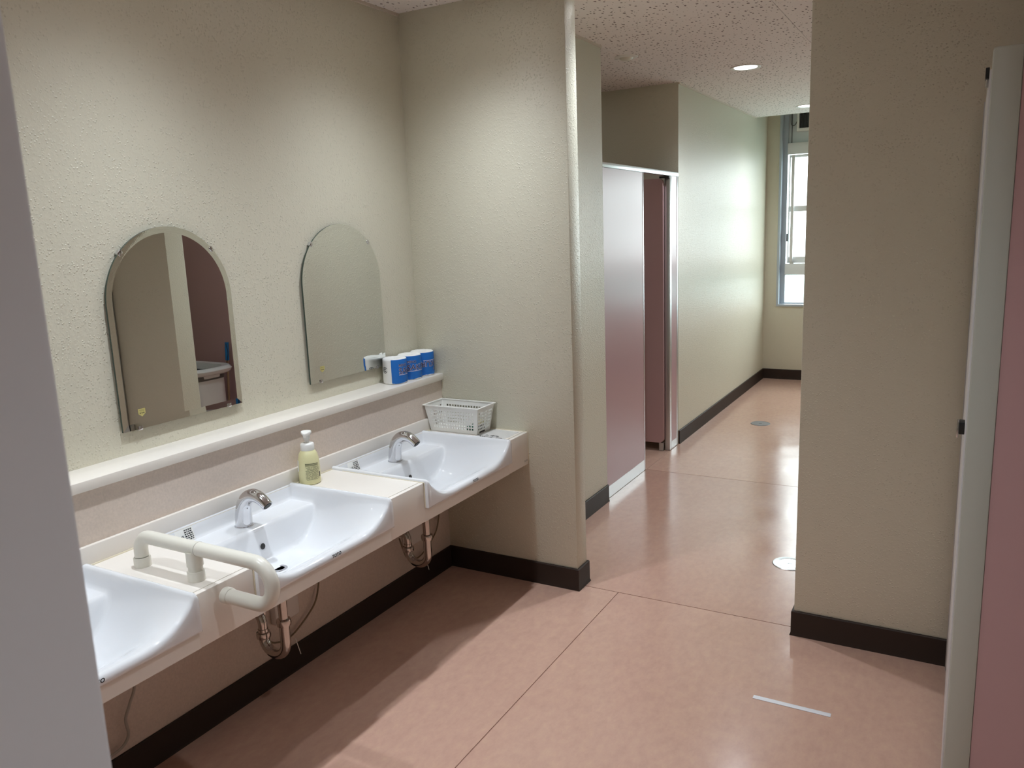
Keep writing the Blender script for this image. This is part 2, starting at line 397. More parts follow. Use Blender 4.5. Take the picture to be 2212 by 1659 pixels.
downlight(.55, .50, ROWA_W, 'recessed downlight in the row over the basins, nearest the entrance')
downlight(.55, 1.60, ROWA_W, 'recessed downlight in the row over the basins, above the middle basin')
downlight(.55, 2.60, ROWA_W*.92, 'recessed downlight in the row over the basins, nearest the partition wall')
downlight(.98, 3.42, ROWB_W, 'recessed downlight in the passage beside the partition end')
downlight(.98, 5.46, ROWB_W*.8, 'recessed downlight in the passage over the cubicle opening', on=LAMPON2)
downlight(1.0, 7.60, ROWB_W*.8, 'recessed downlight in the passage nearest the far window', on=LAMPON2)
downlight(2.15, 1.15, ROWB_W*1.0, 'recessed downlight over the middle of the washroom floor', size=130)
downlight(2.6, 3.75, ROWB_W*.22, 'added fill light behind the right wall, over the service sink')  # invented fitting, added to lift the dark rose panel in the mirror
downlight(-.4, 4.95, ROWB_W*.3, 'added unseen fill light inside the passage cubicle')  # hidden lamp added because the cubicle's inner wall came out too dark
downlight(2.5, -.15, ROWB_W*.9, 'added fill light by the entrance behind the viewer', size=92)  # unseen lamp added to brighten the entrance door face

sd = thing('smoke_detector', 'flat round cream smoke detector on the passage ceiling', 'smoke detector')
lathe('base', [(0, -.006), (.06, -.006), (.068, -.002), (.068, 0)], PLASTIC, sd, 32, (.482, 4.655, ROOM_H))
lathe('cap', [(0, -.022), (.022, -.021), (.034, -.014), (.04, -.006), (0, -.006)], RAILM, sd, 32, (.482, 4.655, ROOM_H))

# ------------------------------------------------------------------ shelf
sh = box('wall_shelf', -.0, .142, YB+.02, YP-.001, .942, .973, SHELFM, None, .002)
tag(sh, 'long white shelf board running along the wall below the mirrors', 'shelf')

# ------------------------------------------------------------------ worktop with basin cut-outs
ZC, XF = .725, .589
SY = [(.652, 1.268), (1.466, 2.082), (2.289, 2.921)]
ct = thing('countertop', 'long cream washbasin counter with an upstand along the wall', 'countertop')
bm = bmesh.new()
segs = [(YB+.9, SY[0][0]), (SY[0][1], SY[1][0]), (SY[1][1], SY[2][0]), (SY[2][1], YP-.001)]
for a, b in segs:
    bbox(bm, XL+.002, XF-.02, a, b, ZC-.02, ZC); bbox(bm, XF-.02, XF, a, b, .575, ZC, .003)
for a, b in SY: bbox(bm, XF-.02, XF-.0005, a-.003, b+.003, .575, .64)
tomesh('slab', bm, COUNTER, ct, 40)
boxes('upstand', [(XL+.0005, XL+.016, YB+.9, YP-.001, ZC, .784)], COUNTER, ct, .003)
boxes('bead', [(XL+.016, XL+.019, YB+.9, YP-.001, ZC, ZC+.004), (XF-.4, XF-.002, YP-.004, YP-.0008, ZC, ZC+.003), (XF, XF+.002, YP-.004, YP-.0008, .575, ZC)], CAULK, ct)
text_obj('lettering', 'TOTO', .011, lambda x, y: (XF+.0006, 3.075+x, .592+y), GREYM, ct)

# ------------------------------------------------------------------ washbasins
def basin_mesh(W):
    hw = W/2; D = .462; ZR = .736
    def prof(n, a, b, dens):  # denser at both ends
        return [a+(b-a)*(.5-.5*math.cos(PI*i/n))*dens+(a+(b-a)*i/n-a)*(1-dens) + (0) for i in range(n+1)]
    us = prof(84, -hw, hw, .55); vs = prof(76, 0, D, .35)
    def z(u, v):
        au = abs(u)
        t = max(0, min(1, (au-.12)/(hw-.005-.12))); s = t**2.7
        zb = .566-.012*sm(.15, .24, v)+.100*sm(.24, .475, v)
        bowl = zb+(ZR-zb)*s
        deck = .682
        wv = sm(.132, .158, v)
        inner = deck*(1-wv)+bowl*wv
        # rim on back and sides
        rim = max(1-sm(.012, .032, v), sm(hw-.036, hw-.014, au) if v < .15 else sm(hw-.036+.016*sm(.15, .3, v), hw-.014+.006*sm(.15, .3, v), au))
        zz = inner*(1-rim)+ZR*rim
        # rounded outer arris
        d = min(v, hw-au)
        if d < .006: zz -= .006*(1-math.sqrt(max(0, 1-((.006-d)/.006)**2)))
        return zz
    V = []; Fc = []; nu, nv = len(us), len(vs)
    for v in vs:
        for u in us: V.append((v, u, z(u, v)))
    zf = [z(u, D) for u in us]
    for dv, fz in ((.0065, lambda q: q-.0016), (.0115, lambda q: q-.006), (.014, lambda q: q-.013), (.0145, lambda q: .634), (.0135, lambda q: .629), (.006, lambda q: .627)):
        for i, u in enumerate(us): V.append((D+dv, u, fz(zf[i])))
    rows = nv+6
    for r in range(rows-1):
        for c in range(nu-1): Fc.append((r*nu+c, r*nu+c+1, (r+1)*nu+c+1, (r+1)*nu+c))
    # skirts at the two ends and the back
    for c, sg in ((0, -1), (nu-1, 1)):
        b0 = len(V)
        for r in range(rows): x, y, zz = V[r*nu+c]; V.append((x, y, min(.629, zz)))
        for r in range(rows-1): Fc.append((r*nu+c, (r+1)*nu+c, b0+r+1, b0+r))
    b0 = len(V)
    for c in range(nu): x, y, zz = V[c]; V.append((x, y, .70))
    for c in range(nu-1): Fc.append((c, c+1, b0+c+1, b0+c))
    return V, Fc, z
def basin(i, y0, y1, label):
    yc, W = (y0+y1)/2, y1-y0-.002
    t = thing('washbasin', label, 'washbasin', 'washbasins set in the counter')
    V, Fc, zfun = basin_mesh(W)
    x0 = .130
    pyd('bowl', [(x0+a, yc+b, c) for a, b, c in V], Fc, PORC, t, ang=78)
    # overflow hole
    vx = .1465; zz = zfun(0, vx); sl = (zfun(0, vx+.004)-zfun(0, vx-.004))/.008
    n = Vector((-sl, 0, 1)).normalized(); tx = Vector((1, 0, sl)).normalized()
    c = Vector((x0+vx, yc+.012, zz))+n*.0012
    for nm, ra, off, m in (('overflow_ring', .0125, 0, PORC), ('overflow_hole', .0105, .0006, DARK)):
        vv = [c+n*off+(tx*math.cos(2*PI*k/28)+Vector((0, 1, 0))*math.sin(2*PI*k/28))*ra for k in range(28)]
        pyd(nm, vv, [tuple(range(28))], m, t)
    zd = zfun(0, .228)
    lathe('drain', [(.017, .0), (.0185, .0022), (.027, .0022), (.029, -.002), (.017, -.002)], CHROME, t, 28, (x0+.228, yc, zd-.0005))
    lathe('drain_hole', [(0, .0012), (.0172, .0012)], GREYM, t, 24, (x0+.228, yc, zd-.0005))
    text_obj('lettering', 'TOTO', .0145, lambda x, y: (x0+.462+.0152, yc+.012+x, .637+y), INK, t, offset=.0006)
    boxes('caulk_line', [(.2, XF+.001, y0-.0015, y0+.0015, ZC-.01, ZC+.0018), (XF-.001, XF+.0035, y0-.0015, y0+.0015, .629, ZC)], CAULK, t)
    # caution sticker on the raised back wall
    if i:
        xs_ = x0+.0265; ys_ = y0+.085
        def onback(x, y, off=.0008):
            vv = .0175+.013*(1-(y))  # y 0..1 up the wall
            return (x0+vv+off, ys_+x, zfun(0, vv)+.0004)
        st = pyd('caution_sticker', [onback(a, b) for b in (0, .25, .5, .75, 1) for a in (0, .068)], [(k*2, k*2+1, k*2+3, k*2+2) for k in range(4)], PLASTIC, t)
        text_obj('sticker_text', '注意', .0135, lambda x, y: onback(.004+x, .25+y/.03, .0016), INK, st, align='LEFT')
        lines = []
        rnd = random.Random(3)
        for r in range(6):
            x = .034
            while x < .062:
                l = rnd.uniform(.003, .008); lines.append((x, min(.065, x+l), .84-r*.13)); x += l+.0025
        vv, ff = [], []
        for a, b, y in lines:
            k = len(vv); vv += [onback(a, y, .0016), onback(b, y, .0016), onback(b, y+.075, .0016), onback(a, y+.075, .0016)]; ff.append((k, k+1, k+2, k+3))
        pyd('sticker_lines', vv, ff, INK, st)
    return yc
BL = ['white washbasin nearest the viewer, cut by the grey door edge', 'white washbasin in the middle, beside the ivory grab rail', 'white washbasin next to the partition wall, beside the basket']
FL = ['chrome curved spout tap on the basin nearest the viewer', 'chrome curved spout tap on the middle basin behind the grab rail', 'chrome curved spout tap on the basin nearest the partition']
PLb = ['chrome drain trap under the basin nearest the viewer', 'chrome drain trap hanging below the middle basin', 'chrome drain trap below the basin next to the partition']
ycs = []
for i, (a, b) in enumerate(SY):
    yc = basin(i, a, b, BL[i]); ycs.append(yc)
    # tap
    t = thing('tap', FL[i], 'tap', 'chrome spout taps')
    bx, zb = .216, .682
    path = [(bx-.004, yc, zb+.0008), (bx-.002, yc, zb+.03), (bx+.002, yc, zb+.058), (bx+.012, yc, zb+.084), (bx+.030, yc, zb+.104), (bx+.054, yc, zb+.114), (bx+.080, yc, zb+.111), (bx+.102, yc, zb+.099), (bx+.117, yc, zb+.086)]
    rad = [.0285, .0278, .0270, .0260, .0245, .0228, .0208, .0192, .0184]
    pp = smoothpath(path, 5); rr = []
    for k in range(len(pp)): q = k/5; j = min(int(q), len(rad)-2); rr.append(rad[j]+(rad[j+1]-rad[j])*(q-j))
    tube('spout', pp, rr, CHROME, t, 28)
    d = (pp[-1]-pp[-2]).normalized()
    tube('outlet', [pp[-1]+d*.0003, pp[-1]+d*.0012], .0145, DARK, t, 24)
    lathe('base_ring', [(.0285, 0), (.031, .0), (.031, .003), (.0285, .004)], CHROME, t, 32, (bx-.004, yc, zb))
    # trap
    t = thing('drain_trap', PLb[i], 'drain pipe', 'chrome traps under the basins')
    px = .355; g = .016
    down = [(px, yc, .54), (px, yc, .29)] + arc((px-.052, yc, .285), .052, 0, -PI, 14)[1:] + [(px-.104, yc, .315)]
    tube('inlet_pipe', [(px, yc, .545), (px, yc, .365)], .0155, STEEL, t, 20)
    tube('u_bend', [(px, yc, .372)]+down[1:], .0175, STEEL, t, 22)
    tube('outlet_pipe', [(px-.104, yc, .312)]+arc((px-.152, yc, .330), .048, 0, PI/2, 10)+[(.15, yc, .378), (XL-.01, yc, .378)], .0155, STEEL, t, 20)
    lathe('slip_nut', [(.016, -.013), (.0235, -.011), (.0255, 0), (.0235, .011), (.016, .013)], STEEL, t, 10, (px, yc, .362))
    lathe('slip_nut', [(.016, -.012), (.0235, -.010), (.0255, 0), (.0235, .010), (.016, .012)], STEEL, t, 10, (px-.104, yc, .292))
    tube('wall_flange', [(XL+.001, yc, .378), (XL+.006, yc, .378), (XL+.010, yc, .378)], [.034, .032, .02], STEEL, t, 24)
    if i == 0: continue
    # stop valve stub
    vt = thing('stop_valve', ['small chrome stop valve under the basin nearest the viewer', 'small chrome stop valve beside the trap of the middle basin', 'small chrome stop valve beside the trap next to the partition'][i], 'valve', 'stop valves under the basins')
    tube('body', [(XL+.001, yc+.045, .335), (XL+.012, yc+.045, .335), (XL+.014, yc+.045, .335), (XL+.055, yc+.045, .335)], [.024, .022, .010, .010], STEEL, vt, 18)
    tube('knob', [(XL+.052, yc+.045, .335), (XL+.075, yc+.045, .335)], .016, STEEL, vt, 10)
    # white control box on the wall and its cord
    bxo = thing('control_box', ['white tap control box on the wall under the near basin', 'white tap control box on the wall under the middle basin', 'white tap control box on the wall under the basin beside the partition'][i], 'box', 'tap control boxes below the counter')
    by = yc+.20 if i < 2 else yc+.17
    box('housing', XL+.0005, XL+.03, by-.055, by+.065, .232, .42, BOXM, bxo, .006)
    tube('screw', [(XL+.030, by-.03, .262), (XL+.0315, by-.03, .262)], .0045, DARK, bxo, 10)
    cd = tube('sensor_cord', smoothpath([(.20, yc+.37, .60), (.165, yc+.375, .38), (XL+.018, yc+.385, .29), (XL+.016, yc+.355, .222), (XL+.016, yc+.27, .170), (XL+.016, yc+.215, .152), (XL+.02, yc+.16, .16), (XL+.03, yc+.10, .20), (XL+.03, yc+.06, .30)]), .0035, CORDD if i else CORDM, None, 8)
    tag(cd, ['grey sensor cord hanging under the near basin', 'tan sensor cord looping beside the trap of the middle basin', 'tan sensor cord hanging in the corner next to the partition'][i], 'cord', 'sensor cords below the counter')
    tl = tube('cable_tie', [(.19, yc+.20, .165), (.20, yc+.21, .10)], .0016, PLASTIC, None, 6)
    tag(tl, ['white cable tie tail under the near basin', 'white cable tie tail hanging beside the middle trap', 'white cable tie tail hanging beside the trap next to the partition'][i], 'cable tie', 'cable ties under the basins')
cd = tube('power_cord', smoothpath([(.17, 1.355, .60), (.165, 1.345, .34), (.15, 1.328, .26), (.146, 1.31, .215), (.147, 1.312, .165), (.145, 1.295, .138), (.145, 1.255, .128), (.145, 1.18, .122), (.145, .9, .118)]), .0045, CORDM, None, 8)
tag(cd, 'pale grey power cord bending onto the skirting at the far left', 'cord')

# ------------------------------------------------------------------ grab rail between near and middle basin
gr = thing('grab_rail', 'ivory grab rail curling over the counter front beside the middle basin', 'grab rail')
ry, rz, rr = 1.340, .817, .0193
pth = [(.285, ry, ZC+.03), (.285, ry, rz-.045)] + arc((.330, ry, rz-.045), .045, PI, PI/2, 8)[1:] + [(.5, ry, rz), (.742, ry, rz)] + arc((.742, ry, rz-.0575), .0575, PI/2, -PI/2, 18)[1:] + [(.635, ry, rz-.115)]
tube('bar', pth, rr, RAILM, gr, 24)
tube('end_cap', [(.640, ry, rz-.115), (.638, ry, rz-.115), (.620, ry, rz-.115), (.617, ry, rz-.115)], [.0205, .022, .022, .019], RAILM, gr, 24)
tube('post', [(.512, ry, ZC+.02), (.512, ry, rz-.012)], .0195, RAILM, gr, 24)
tube('saddle', [(.512, ry, rz-.05), (.512, ry, rz-.008)], .0222, RAILM, gr, 24)
for x in (.285, .512):
    lathe('foot_collar', [(.0235, 0), (.0235, .026), (.0222, .028), (.019, .028)], RAILM, gr, 28, (x, ry, ZC))
tube('joint_ring', [(.533, ry, rz), (.5345, ry, rz)], rr+.0006, CORDM, gr, 24)

# ------------------------------------------------------------------ mirrors
def mirror(y0, y1, label):
    t = thing('wall_mirror', label, 'mirror', 'arched bevelled mirrors')
    zb, R = 1.048, (y1-y0)/2; zs = 1.682-R; yc = (y0+y1)/2
    def outline(ins):
        o = [(y0+ins, zb+ins), (y1-ins, zb+ins)]
        for k in range(121): a = PI*k/120; o.append((yc+(R-ins)*math.cos(a), zs+(R-ins)*math.sin(a)))
        return o
    A, B = outline(0), outline(.020); n = len(A); v = [(.007, *p) for p in A]+[(.0143, *p) for p in A]+[(.0130, *p) for p in B]
    f_edge = [(i, (i+1) % n, n+(i+1) % n, n+i) for i in range(n)]+[tuple(range(n))]
    f_bev = [(n+i, n+(i+1) % n, 2*n+(i+1) % n, 2*n+i) for i in range(n)]
    pyd('glass', v, f_bev+[tuple(range(2*n, 3*n))], MIRROR, t)
    pyd('edge', v, f_edge, EDGE, t)
    for py, pz, ang in ((yc-R*math.cos(.75), zs+R*math.sin(.75), PI-.75), (yc+R*math.cos(.75), zs+R*math.sin(.75), .75), (y0+.06, zb, -PI/2), (y1-.06, zb, -PI/2)):
        bm = bmesh.new(); bbox(bm, 0, .016, -.009, .009, -.010, .004, .002)
        c = tomesh('clip', bm, CHROME, t, 40); c.location = (.0005, py, pz); c.rotation_euler = (ang-PI/2, 0, 0)
    # shield sticker
    sy, sz = y0+.073, 1.100
    sp = [(-.013, .012), (.013, .012), (.013, -.004), (0, -.014), (-.013, -.004)]
    s = pyd('sticker', [(.0134, sy+a, sz+b) for a, b in sp], [tuple(range(5))], LABELY, t)
    text_obj('sticker_text', 'TOTO', .006, lambda x, y: (.0138, sy+x, sz+.004+y), BTEXT, s)
    dv, df = [], []
    for q in (-.0065, 0, .0065):
        k = len(dv); dv += [(.0138, sy+q+.002*math.cos(2*PI*j/10), sz-.002+.002*math.sin(2*PI*j/10)) for j in range(10)]; df.append(tuple(range(k, k+10)))
    pyd('sticker_dots', dv, df, INK, s)
mirror(1.514, 1.994, 'arched wall mirror nearest the viewer, reflecting the dark cubicle')
mirror(2.350, 2.834, 'arched wall mirror beside the toilet rolls, reflecting the pale wall')

# ------------------------------------------------------------------ toilet rolls
def roll(cx, cy, a0, flip, label):
    t = thing('toilet_roll', label, 'toilet roll', 'wrapped toilet rolls on the shelf')
    z0, h, r = .9735, .114, .0545
    rnd = random.Random(int(cy*1000))
    n = 48; wob = [1+.006*math.sin(3*2*PI*j/n+cy*9)+rnd.uniform(-.003, .003) for j in range(n)]
    prof = [(.018, .000), (.050, .000), (.0535, .003), (.0545, .010), (.0545, h-.010), (.0532, h-.003), (.049, h), (.032, h-.002), (.020, h-.003), (.0165, h-.008), (.014, h-.03), (0, h-.032)]
    v, f = [], []
    for (rr_, z) in prof:
        for j in range(n):
            th = 2*PI*j/n; q = max(rr_, 1e-5)*(wob[j] if rr_ > .03 else 1)
            v.append((cx+q*math.cos(th), cy+q*math.sin(th), z0+z+(rnd.uniform(-.0008, .0008) if rr_ > .04 and z > h/2 else 0)))
    for i in range(len(prof)-1):
        for j in range(n): f.append((i*n+j, i*n+(j+1) % n, (i+1)*n+(j+1) % n, (i+1)*n+j))
    f.append(tuple(range(n)))
    pyd('paper', v, f, PAPERW, t, ang=60)
    def cyl(a, z, dr): return (cx+(r+dr)*math.cos(a), cy+(r+dr)*math.sin(a), z0+z)
    b0, b1 = a0-math.radians(35), a0+math.radians(165); k = 40
    pts = []
    for i in range(k+1):
        a = b0+(b1-b0)*i/k; pts += [cyl(a, .002, .0009-.0025), cyl(a, .010, .0009), cyl(a, h-.010, .0009), cyl(a, h-.004, .0000)]
    bf = [(i*4+q, i*4+q+1, i*4+q+5, i*4+q+4) for i in range(k) for q in range(3)]
    wp = pyd('blue_wrapper', pts, bf, BLUEP, t, ang=60)
    sgn = -1 if flip else 1
    def put(zc, dr, scale=1.):
        if not flip: return lambda x, y: cyl(a0+x/r, zc+y, dr)
        return lambda x, y: cyl(a0+math.radians(112)-x/r, h-zc-y, dr)
    for s, sz, zc in (('MINO', .017, .078), ('SAKURA', .036, .046)):
        text_obj('wrapper_print', s, sz, put(zc, .0014), LILAC, wp, offset=.0011 if sz > .02 else .0006, align='LEFT', cuts=24)
        text_obj('wrapper_print', s, sz, put(zc, .0019), NAVY, wp, align='LEFT', cuts=24)
    # pale underline
    pp = []
    for i in range(25): x = .098*i/24; f0 = put(.040, .0014); f1 = put(.0425, .0014); pp += [f0(x, 0), f1(x, 0)]
    pyd('underline', pp, [(2*i, 2*i+1, 2*i+3, 2*i+2) for i in range(24)], LILAC, wp)
    # round recycling-style mark on the white side
    am = a0-math.radians(70); rv, rf = [], []
    for ri, ro in ((.0115, .0145), (.004, .0085)):
        k0 = len(rv)
        for j in range(31):
            q = .5+2*PI*.86*j/30
            for R in (ri, ro): rv.append(cyl(am+R*math.cos(q)/r, .064+R*math.sin(q), .0012))
        rf += [(k0+2*j, k0+2*j+1, k0+2*j+3, k0+2*j+2) for j in range(30)]
    pyd('round_mark', rv, rf, GREYM, t)
roll(.0665, 2.830, math.radians(-34), False, 'blue wrapped toilet roll at the mirror end of the row of three')
roll(.0665, 2.941, math.radians(-66), False, 'blue wrapped toilet roll in the middle of the row of three')
roll(.0640, 3.0455, math.radians(-58), True, 'blue wrapped toilet roll with upside-down print in the wall corner')

# ------------------------------------------------------------------ soap bottle
sb = thing('soap_bottle', 'pale yellow foam soap pump bottle standing behind the middle basin', 'soap bottle')
cx, cy, z0 = .183, 2.128, ZC
lathe('body', [(0, .0005), (.036, .0005), (.0395, .003), (.0405, .008), (.0402, .06), (.0390, .085), (.0370, .10), (.0335, .114), (.029, .122), (.0255, .126), (.0245, .128)], BOTTLE, sb, 40, (cx, cy, z0), 60)
lathe('collar', [(.0248, .1275), (.0255, .129), (.0255, .148), (.0235, .153), (.018, .155), (.010, .1555)], PLASTIC, sb, 36, (cx, cy, z0), 50)
lathe('stem', [(.0085, .15), (.0085, .168), (.012, .169), (.0125, .186), (.0, .187)], PLASTIC, sb, 24, (cx, cy, z0), 50)
dirv = Vector((.45, -.89, 0)).normalized(); sid = Vector((-dirv.y, dirv.x, 0)); C0 = Vector((cx, cy, z0+.187))
hv, hf = [], []
for lv, zz in enumerate((0, .004, .0105, .0125)):
    sc_ = (.82, 1, 1, .93)[lv]
    for j in range(28):
        a = 2*PI*j/28; q = Vector((math.cos(a)*.017, math.sin(a)*.0195, 0))
        if q.x > 0: q.x *= 1.55; q.y *= (1-.45*(math.cos(a)**2))
        hv.append(C0+dirv*q.x*sc_+sid*q.y*sc_+Vector((0, 0, zz-.0045*max(0, q.x/.026)**2)))
for l in range(3):
    for j in range(28): hf.append((l*28+j, l*28+(j+1) % 28, (l+1)*28+(j+1) % 28, (l+1)*28+j))
hf += [tuple(range(28)), tuple(84+j for j in range(28))]
ph = pyd('pump_head', hv, hf, PLASTIC, sb, ang=50)
tube('nozzle', [C0+dirv*.010+Vector((0, 0, .002)), C0+dirv*.024+Vector((0, 0, -.004))], [.007, .0055], PLASTIC, ph, 14)
# back-label print: rows of fine marks wrapped on the body
rnd = random.Random(5); lv, lf = [], []
def bcyl(a, z, dr=.0006):
    r = .0405 if z < .06 else .0405-(z-.06)*.05
    return (cx+(r+dr)*math.cos(a), cy+(r+dr)*math.sin(a), z0+z)
am = math.atan2(-2.128, 2.288-.183)
z = .082; row = 0
while z > .018:
    hh = .0030 if row in (1, 2) else .0013; a = am-math.radians(20)
    amax = am+math.radians(52 if row else 30)
    while a < amax:
        l = rnd.uniform(.03, .07) if hh < .002 else .05
        if not (row > 2 and rnd.random() < .18):
            k = len(lv); lv += [bcyl(a, z), bcyl(a+l, z), bcyl(a+l, z+hh), bcyl(a, z+hh)]; lf.append((k, k+1, k+2, k+3))
        a += l+.022
    z -= hh+.0019; row += 1
pyd('label_print', lv, lf, BTEXT, sb)
k = []
box_a = am+math.radians(58)
pyd('barcode', [bcyl(box_a, .026), bcyl(box_a+.14, .026), bcyl(box_a+.14, .046), bcyl(box_a, .046)], [(0, 1, 2, 3)], INK, sb)
fa = am-math.radians(66)
pyd('front_label', [bcyl(fa-.5+.1*i, zz, .0007) for i in range(6) for zz in (.05, .092)], [(2*i, 2*i+1, 2*i+3, 2*i+2) for i in range(5)], PAPERW, sb)

# ------------------------------------------------------------------ basket
bk = thing('plastic_basket', 'white plastic basket with square holes in the counter corner', 'basket')
zb, zt = ZC+.001, ZC+.126
bot = (.152, .402, 2.966, 3.076); top = (.136, .424, 2.944, 3.088)
def lerp4(q): return [bot[i]+(top[i]-bot[i])*q for i in range(4)]
def lattice(name, P, nh, nv, mh, m, parent, th):
    # perforated panel: P(s,q) -> point, s along, q up, with hole grid
    bm = bmesh.new()
    ss = [0]; 
    s0, s1, q0, q1 = mh
    for i in range(nh): a = s0+(s1-s0)*i/nh; b = s0+(s1-s0)*(i+1)/nh; ss += [a+(b-a)*.19, b-(b-a)*.19]
    ss.append(1); qq = [0]
    for i in range(nv): a = q0+(q1-q0)*i/nv; b = q0+(q1-q0)*(i+1)/nv; qq += [a+(b-a)*.2, b-(b-a)*.2]
    qq.append(1)
    G = [[bm.verts.new(P(s, q)) for s in ss] for q in qq]
    for j in range(len(qq)-1):
        for i in range(len(ss)-1):
            if i % 2 == 1 and j % 2 == 1: continue
            bm.faces.new((G[j][i], G[j][i+1], G[j+1][i+1], G[j+1][i]))
    bm.normal_update()
    bmesh.ops.solidify(bm, geom=bm.faces[:], thickness=th)
    return tomesh(name, bm, m, parent)
def side(k):
    def P(s, q):
        x0, x1, y0, y1 = lerp4(q); z = zb+(zt-zb)*q
        if k == 0: return (x0+(x1-x0)*s, y0, z)
        if k == 1: return (x0+(x1-x0)*s, y1, z)
        if k == 2: return (x0, y0+(y1-y0)*s, z)
        return (x1, y0+(y1-y0)*s, z)
    return P
for k, nh in ((0, 16), (1, 16), (2, 8), (3, 8)):
    lattice('side_panel', side(k), nh, 6, (.07, .93, .12, .84), PLASTIC, bk, .0018)
box('bottom', bot[0], bot[1], bot[2], bot[3], zb, zb+.002, PLASTIC, bk)
rm = .008
boxes('rim', [(top[0]-rm, top[1]+rm, top[2]-rm, top[2]+.002, zt-.003, zt+.002), (top[0]-rm, top[1]+rm, top[3]-.002, top[3]+rm, zt-.003, zt+.002), (top[0]-rm, top[0]+.002, top[2]+.002, top[3]-.002, zt-.003, zt+.002), (top[1]-.002, top[1]+rm, top[2]+.002, top[3]-.002, zt-.003, zt+.002)], PLASTIC, bk, .0008)
# contents glimpsed through the holes
tag(box('sponge', .34, .385, 2.975, 3.03, zb+.003, zb+.035, GREENM, None, .006), 'dark green scouring sponge lying inside the white basket', 'sponge')
dc = thing('dark_carton', 'dark box with a yellowish lid inside the white basket', 'box')
box('body', .388, .404, 2.985, 3.03, zb+.0035, zb+.045, BLACK, dc); box('lid', .387, .4045, 2.984, 3.031, zb+.045, zb+.058, LABELY, dc)
# ------------------------------------------------------------------ taped note with brush writing
nt = thing('taped_note', 'clear film with black handwriting taped beside the basket', 'note')
box('film', .40, .555, 2.928, 3.085, ZC+.0003, ZC+.0009, FILM, nt)
def stroke(pts, wd=.0035):
    v = []; P = [Vector((p[0], p[1], ZC+.0013)) for p in pts]
    for i, p in enumerate(P):
        d = (P[min(i+1, len(P)-1)]-P[max(i-1, 0)]).normalized(); n = Vector((-d.y, d.x, 0))*wd/2
        v += [p-n, p+n]
    return v
sv, sf = [], []
def addst(*pts, wd=.0035):
    k = len(sv); s = stroke(pts, wd); sv.extend(s)
    for i in range(len(pts)-1): sf.append((k+2*i, k+2*i+1, k+2*i+3, k+2*i+2))
def P2(u, v): return (.418+u, 2.932+v)   # u along +x, v along +y
for a, b in (((.020, .004), (.004, .030)), ((.030, .002), (.014, .030)), ((.040, .000), (.026, .028)), ((.022, .022), (.044, .030)),
             ((.050, .020), (.080, .016)), ((.068, .028), (.052, .008)), ((.062, .016), (.074, .004)), ((.084, .010), (.088, .008)),
             ((.098, .024), (.088, .002)), ((.094, .016), (.104, .000)), ((.088, .024), (.118, .022)), ((.118, .022), (.122, .008)), ((.104, .016), (.110, .006)), ((.098, .012), (.118, .004)),
             ((.022, .052), (.040, .044)), ((.030, .054), (.024, .040)), ((.046, .050), (.072, .044)), ((.062, .056), (.050, .036)), ((.056, .046), (.066, .036)), ((.072, .050), (.092, .044)), ((.076, .044), (.094, .038))):
    addst(P2(*a), P2(*b))
pyd('handwriting', sv, sf, INK, nt)

# ------------------------------------------------------------------ far-room cubicle front (pink panels)
cp = thing('cubicle_partition', 'pink laminate cubicle front panel with aluminium edging in the passage', 'partition')
x1 = XC; x0 = XC-.035
box('panel', x0, x1, Y1+.004, 4.957, .075, 1.962, PINK, cp)
box('kick_plate', x0-.001, x1+.001, Y1+.004, 4.957, .002, .075, ALU, cp)
box('top_rail', x0-.004, x1+.006, Y1+.004, 5.672, 1.962, 1.99, ALU, cp, .002)
box('edge_strip', x0-.001, x1+.002, 4.957, 4.972, .002, 1.962, ALU, cp, .002)
boxes('jamb', [(x0-.001, x1+.003, 5.49, 5.53, .002, 1.962), (x0-.001, x1+.003, 5.645, 5.672, .002, 1.962)], ALU, cp, .002)
box('jamb_infill', x0, x1+.001, 5.53, 5.645, .06, 1.962, PINK, cp)
box('jamb_kick', x0, x1+.002, 5.53, 5.645, .002, .06, ALU, cp)
dr = thing('cubicle_door', 'pink cubicle door standing open inside the passage cubicle', 'door')
bm = bmesh.new(); bbox(bm, -.10, .428, 5.455, 5.487, .062, 1.945)
es = [e_ for e_ in bm.edges if abs(e_.verts[0].co.x-e_.verts[1].co.x) < 1e-6 and abs(e_.verts[0].co.z-e_.verts[1].co.z) < 1e-6 and e_.verts[0].co.x > 0]
bmesh.ops.bevel(bm, geom=es, offset=.03, segments=5, profile=.5, affect='EDGES')
tomesh('leaf', bm, PINKD, dr, 40)
box('hinge_top', .40, .47, 5.462, 5.488, 1.946, 1.96, BLACK, dr, .002)
box('foot_bracket', .395, .425, 5.458, 5.486, .003, .062, ALU, dr)

# ------------------------------------------------------------------ right-hand cubicle near the camera
py0 = 2.20
rp = thing('cubicle_partition', 'dusty pink cubicle side panel with grey edge post at the right', 'partition')
boxes('edge_post', [(2.3115, 2.372, py0, py0+.04, .0, 1.99)], POSTM, rp, .006)
box('panel', 2.372, XE, py0+.004, py0+.036, .06, 1.975, PINKD, rp)
box('top_cap', 2.372, XE, py0, py0+.04, 1.975, 1.99, POSTM, rp)
box('kick_plate', 2.372, XE, py0+.002, py0+.038, .0, .06, ALU, rp)
rd = thing('cubicle_door', 'closed pale cubicle door seen edge-on beside the right wall', 'door')
box('leaf', 2.3075, 2.338, py0+.05, YR-.045, .06, 1.95, DOORW, rd, .003)
box('hinge_strip', 2.3050, 2.338, YR-.04, YR-.012, .0, 1.97, ALU, rd)
box('kick_strip', 2.310, 2.336, py0+.05, YR-.045, .01, .06, ALU, rd)
lk = box('latch', 2.2945, 2.3075, py0+.06, py0+.10, 1.075, 1.106, BLACK, rd, .002)
